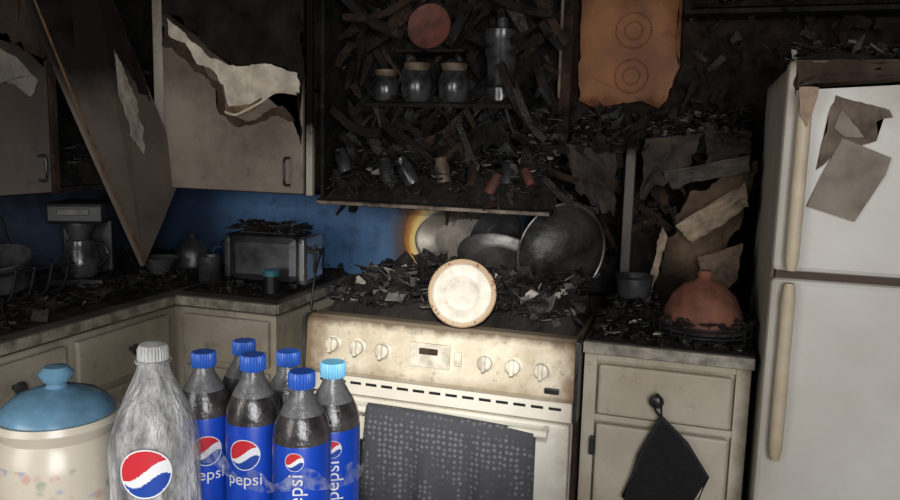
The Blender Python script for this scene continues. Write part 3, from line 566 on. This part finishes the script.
for x,z in ((-2.17,1.08),(-2.02,.965),(-1.865,1.04),(-2.16,.955)): add_tube(bm,[(x,1.56,z),(x,1.93,z)],.005,7)
from_bm('bent_wires',bm,DARKM,dr,True)
lathe('saucepan',[(0,0),(.075,0),(.08,.008),(.082,.085),(.087,.088),(.083,.092),(.076,.085),(.07,.01),(0,.008)],SMOKED,dr,loc=(-2.0,1.80,.985),seg=40,rot=(.3,.15,0))
# ------------------------------------------------------------ foreground island + bottles + jar
isl=empty('kitchen_island')
box('top',-1.35,-.405,.30,1.01,.845,.88,plain('island_laminate',(.30,.26,.21),.35,var=.3),isl); box('base',-1.30,-.45,.35,.96,0,.845,CABR,isl)
LBL=plain('blue_label',(.008,.055,.42),.32,var=.2,scale=20); CAPB=plain('blue_cap',(.02,.09,.42),.4,var=.2); CAPL=plain('pale_blue_cap',(.17,.45,.65),.4,var=.1)
RED=plain('label_red',(.50,.02,.03),.35); WHT=plain('label_white',(.70,.70,.70),.35); BLU=plain('label_deep_blue',(.01,.05,.30),.35)
COLA=plain('dark_soda_bottle',(.035,.032,.030),.2,var=.9,scale=30,bmp=.2,Coat_Weight=.4)
GREY=plain('grey_soda_neck',(.12,.12,.12),.22,var=.6,scale=25,bmp=.2)
def capf(r,z,a): return r*(1+.03*math.sin(a*30))
def on_cyl(me,R,ang,z0):
    for v in me.vertices:
        a=ang+v.co.x/R; v.co=Vector((math.cos(a)*(R+v.co.z),math.sin(a)*(R+v.co.z),z0+v.co.y))
def logo(par,R,ang,z0,r,txt=None,tsize=.02,vertical=False,toff=(0,0),tmat=None):
    bm=bmesh.new(); n=18
    g={}
    for i in range(-n,n+1):
        for j in range(-n,n+1):
            x=i/n; y=j/n; L=max(abs(x),abs(y)); q=math.hypot(x,y)
            s=L/q if q>0 else 0; g[i,j]=bm.verts.new((x*s*r,y*s*r,.0006))
    for i in range(-n,n):
        for j in range(-n,n):
            f=bm.faces.new((g[i,j],g[i+1,j],g[i+1,j+1],g[i,j+1])); c=f.calc_center_median()/r
            up=.10+.38*c.x+.16*math.sin(c.x*3.0); lo=-.30+.10*c.x+.22*math.sin(c.x*3.0-.4)
            f.material_index=0 if c.y>up else (1 if c.y>lo else 2)
            if math.hypot(c.x,c.y)>.93: f.material_index=1
    me=bpy.data.meshes.new('logo'); bm.to_mesh(me); bm.free()
    for m in (RED,WHT,BLU): me.materials.append(m)
    on_cyl(me,R,ang,z0); o=bpy.data.objects.new('logo_roundel',me); link(o,par)
    if txt:
        cu=bpy.data.curves.new('t','FONT'); cu.body=txt; cu.size=tsize; cu.align_x='CENTER'; cu.align_y='CENTER'; to=bpy.data.objects.new('t',cu); COL.objects.link(to)
        bpy.context.view_layer.update(); me=bpy.data.meshes.new_from_object(to.evaluated_get(bpy.context.evaluated_depsgraph_get())); bpy.data.objects.remove(to)
        me.materials.clear(); me.materials.append(tmat or WHT)
        for v in me.vertices:
            x,y=v.co.x,v.co.y
            if vertical: x,y=-y,x
            v.co=Vector((x+toff[0],y+toff[1],.0012))
        on_cyl(me,R,ang,z0); link(bpy.data.objects.new('label_text',me),par)
def bottle(x,y,h,R,cap,ang,logo_r,txt,vert,toff,lz):
    e=empty('soda_bottle',(x,y,.881)); k=h
    pf=[(0,.004),(R*.55,0),(R*.85,.006),(R*.98,.022),(R,.04),(R,.69*k),(R*.985,.72*k),(R*.91,.765*k),(R*.76,.81*k),(R*.55,.86*k),(R*.41,.895*k),(R*.37,.925*k),(R*.44,.93*k),(R*.44,.937*k),(R*.34,.94*k),(R*.34,.95*k)]
    lathe('bottle_body',pf,[COLA,GREY],e,seg=48,mis=[0]*8+[1]*7)
    lathe('label',[(R*1.004,.16*k),(R*1.012,.165*k),(R*1.012,.68*k),(R*1.004,.685*k)],LBL,e,seg=48)
    lathe('cap',[(R*.42,.925*k),(R*.455,.93*k),(R*.455,.992*k),(R*.42,k),(0,k)],cap,e,seg=120,rfun=capf)
    logo(e,R*1.014,ang,lz*k,logo_r,txt,.023 if not vert else .027,vert,toff)
def toward(x,y,off=0): return math.atan2(-y,-x)+off
for (x,y,z,cap,off,lr,vert,toff,lz) in (
 (-.645,.893,1.152,CAPB,.05,.021,False,(0,-.034),.52),(-.632,.973,1.150,CAPB,.5,.02,True,(0,-.05),.5),(-.558,.880,1.161,CAPB,-.35,.021,False,(0,-.034),.55),
 (-.549,.957,1.147,CAPB,.0,.013,True,(0,-.045),.5),(-.467,.847,1.158,CAPB,-.25,.012,True,(.002,-.043),.62),(-.459,.918,1.152,CAPL,.0,.012,True,(0,-.043),.60)):
    bottle(x,y,z-.881,.0365,cap,toward(x,y,off),lr,'pepsi',vert,toff,lz)
FILM,nt,b=newmat('shrink_wrap_film'); co=coords(nt); b.inputs['Base Color'].default_value=(.5,.52,.58,1); b.inputs['Roughness'].default_value=.2
nt.links.new(maprange(nt,noise_(nt,co,60,4),.40,.75,.0,.55),b.inputs['Alpha']); bump(nt,b,noise_(nt,co,45,5),.8,.01)
bm=bmesh.new(); base=smoothpts([(-.665,.845,0),(-.62,.842,0),(-.57,.832,0),(-.52,.812,0),(-.47,.800,0),(-.425,.825,0),(-.412,.88,0),(-.412,.93,0)],5); prev=None
for i,p in enumerate(base):
    row=[bm.verts.new((p.x+.003*noise.noise(Vector((i*.7,j,0))),p.y+.006*noise.noise(Vector((i*.9,j*.8,5))),1.012+.008*math.sin(i*.35)+j*.005*(1+.5*math.sin(i*.9)))) for j in range(5)]
    if prev:
        for j in range(4): bm.faces.new((prev[j],row[j],row[j+1],prev[j+1]))
    prev=row
from_bm('torn_shrink_wrap',bm,FILM,None,True)
# empty crumpled bottle
CLR,nt,b=newmat('clear_crumpled_plastic'); co=coords(nt); nz=noise_(nt,co,26,6,.6)
mp=nt.nodes.new('ShaderNodeMapping'); mp.inputs['Scale'].default_value=(1,1,.35); nt.links.new(co,mp.inputs[0]); n3=noise_(nt,mp.outputs[0],40,5,.6)
nt.links.new(mixc(nt,maprange(nt,n3,.35,.7,0,1),(.26,.26,.255),(.72,.71,.69)),b.inputs['Base Color']); b.inputs['Roughness'].default_value=.3
nt.links.new(maprange(nt,n3,.35,.68,.4,.88),b.inputs['Alpha']); bump(nt,b,math_(nt,'ADD',n3,math_(nt,'MULTIPLY',nz,.5)),1.0,.02)
eb=empty('empty_soda_bottle',(-.580,.71,.881)); k=.336; R=.050
ppf=[(0,.01),(R*.5,0),(R*.85,.008),(R,.03)]+[(R,.03+.012*i) for i in range(1,14)]+[(R*.985,.63*k),(R*.93,.70*k),(R*.80,.755*k),(R*.64,.81*k),(R*.48,.86*k),(R*.37,.90*k),(R*.32,.93*k),(R*.40,.933*k),(R*.40,.94*k),(R*.30,.942*k),(R*.30,.95*k)]
lathe('bottle_body',ppf,CLR,eb,seg=64,wob=.06)
lathe('cap',[(R*.29,.935*k),(R*.33,.938*k),(R*.33,.975*k),(R*.29,.99*k),(R*.15,k),(0,k)],plain('white_cap',(.36,.36,.33),.4,var=.35,scale=40),eb,seg=120,rfun=capf)
logo(eb,R*1.045,toward(-.580,.71,-.22),.60*k,.028,'pepsi',.022,False,(0,-.045),BLU)
# cookie jar
CER,nt,b=newmat('floral_ceramic'); co=coords(nt); b.inputs['Roughness'].default_value=.25
s=nt.nodes.new('ShaderNodeSeparateXYZ'); nt.links.new(co,s.inputs[0])
v=N(nt,'ShaderNodeTexVoronoi',Scale=75.0); nt.links.new(co,v.inputs['Vector'])
band=math_(nt,'MULTIPLY',math_(nt,'LESS_THAN',s.outputs[2],.175),maprange(nt,noise_(nt,co,18,3),.47,.53,0,1))
cream=mixc(nt,noise_(nt,co,9),(.44,.39,.30),(.56,.51,.41))
fl=nt.nodes.new('ShaderNodeValToRGB'); nt.links.new(v.outputs['Color'],fl.inputs[0]); e_=fl.color_ramp; e_.interpolation='CONSTANT'; e_.elements[0].color=(.17,.23,.36,1); e_.elements[1].position=.66; e_.elements[1].color=(.22,.26,.20,1); q=e_.elements.new(.4); q.color=(.45,.25,.21,1)
pet=math_(nt,'MULTIPLY',maprange(nt,v.outputs['Distance'],.35,.6,1,0),band)
nt.links.new(mixc(nt,math_(nt,'MULTIPLY',pet,.65),cream,fl.outputs['Color']),b.inputs['Base Color'])
BLG=plain('blue_glaze',(.11,.22,.31),.22,var=.4,scale=16)
cj=empty('cookie_jar',(-.758,.748,.875))
lathe('jar_body',[(0,0.005),(.062,0.005),(.070,.011),(.076,.05),(.078,.12),(.077,.165),(.072,.190),(.067,.200),(.072,.208),(.076,.216),(.073,.224),(.062,.222),(.060,.19),(0,.19)],CER,cj,seg=64)
lathe('jar_lid',[(0,.218),(.064,.218),(.068,.224),(.064,.233),(.050,.245),(.028,.253),(.014,.256),(.011,.260),(.018,.266),(.021,.274),(.014,.282),(0,.284)],BLG,cj,seg=56)
tube('side_handle',smoothpts([(-.074,-.0,.18),(-.105,0,.175),(-.112,0,.14),(-.078,0,.11)]),.009,CER,cj)
# ------------------------------------------------------------ lights
def area(name,loc,tgt,size,power,col=(1,1,1)):
    l=bpy.data.lights.new(name,'AREA'); l.energy=power; l.size=size; l.color=col; o=bpy.data.objects.new(name,l); COL.objects.link(o); o.location=loc
    o.rotation_euler=(Vector(tgt)-Vector(loc)).to_track_quat('-Z','Y').to_euler(); return o
area('window_light',(1.0,-1.2,1.6),(.1,2.0,.6),1.4,80,(.98,.98,1.0))
area('side_window_light',(-1.6,-1.2,1.6),(-.7,2.4,.8),1.2,24,(1,.96,.90))
def spot(name,loc,tgt,deg,power,col):
    l=bpy.data.lights.new(name,'SPOT'); l.energy=power; l.spot_size=math.radians(deg); l.spot_blend=1; l.shadow_soft_size=.04; l.color=col
    o=bpy.data.objects.new(name,l); COL.objects.link(o); o.location=loc; o.rotation_euler=(Vector(tgt)-o.location).to_track_quat('-Z','Y').to_euler()
spot('wall_glow_spot',(.05,-.3,2.0),(-.74,2.08,.84),22,340,(1,.98,.93))
spot('wall_glow_spot',(.05,-.3,1.7),(-1.0,2.77,1.09),6,120,(1,.97,.88))  # narrow spot added to strengthen the glow on the wall
w=bpy.data.worlds.new('world'); bpy.context.scene.world=w; w.use_nodes=True; w.node_tree.nodes['Background'].inputs[0].default_value=(.88,.9,1,1); w.node_tree.nodes['Background'].inputs[1].default_value=.3
bpy.context.scene.view_settings.view_transform='Standard'
# ------------------------------------------------------------ camera
yaw=math.radians(18); pitch=math.radians(8.0); roll=math.radians(1.5)
F=Vector((-math.sin(yaw)*math.cos(pitch),math.cos(yaw)*math.cos(pitch),-math.sin(pitch)))
R0=Vector((math.cos(yaw),math.sin(yaw),0)); U0=R0.cross(F); Rr=R0*math.cos(roll)+U0*math.sin(roll); U=Rr.cross(F)
cam=bpy.data.cameras.new('camera'); o=bpy.data.objects.new('camera',cam); COL.objects.link(o)
o.matrix_world=Matrix.Translation((0,0,1.45))@Matrix((Rr,U,-F)).transposed().to_4x4()
cam.sensor_width=36; cam.lens=31.2; bpy.context.scene.camera=o
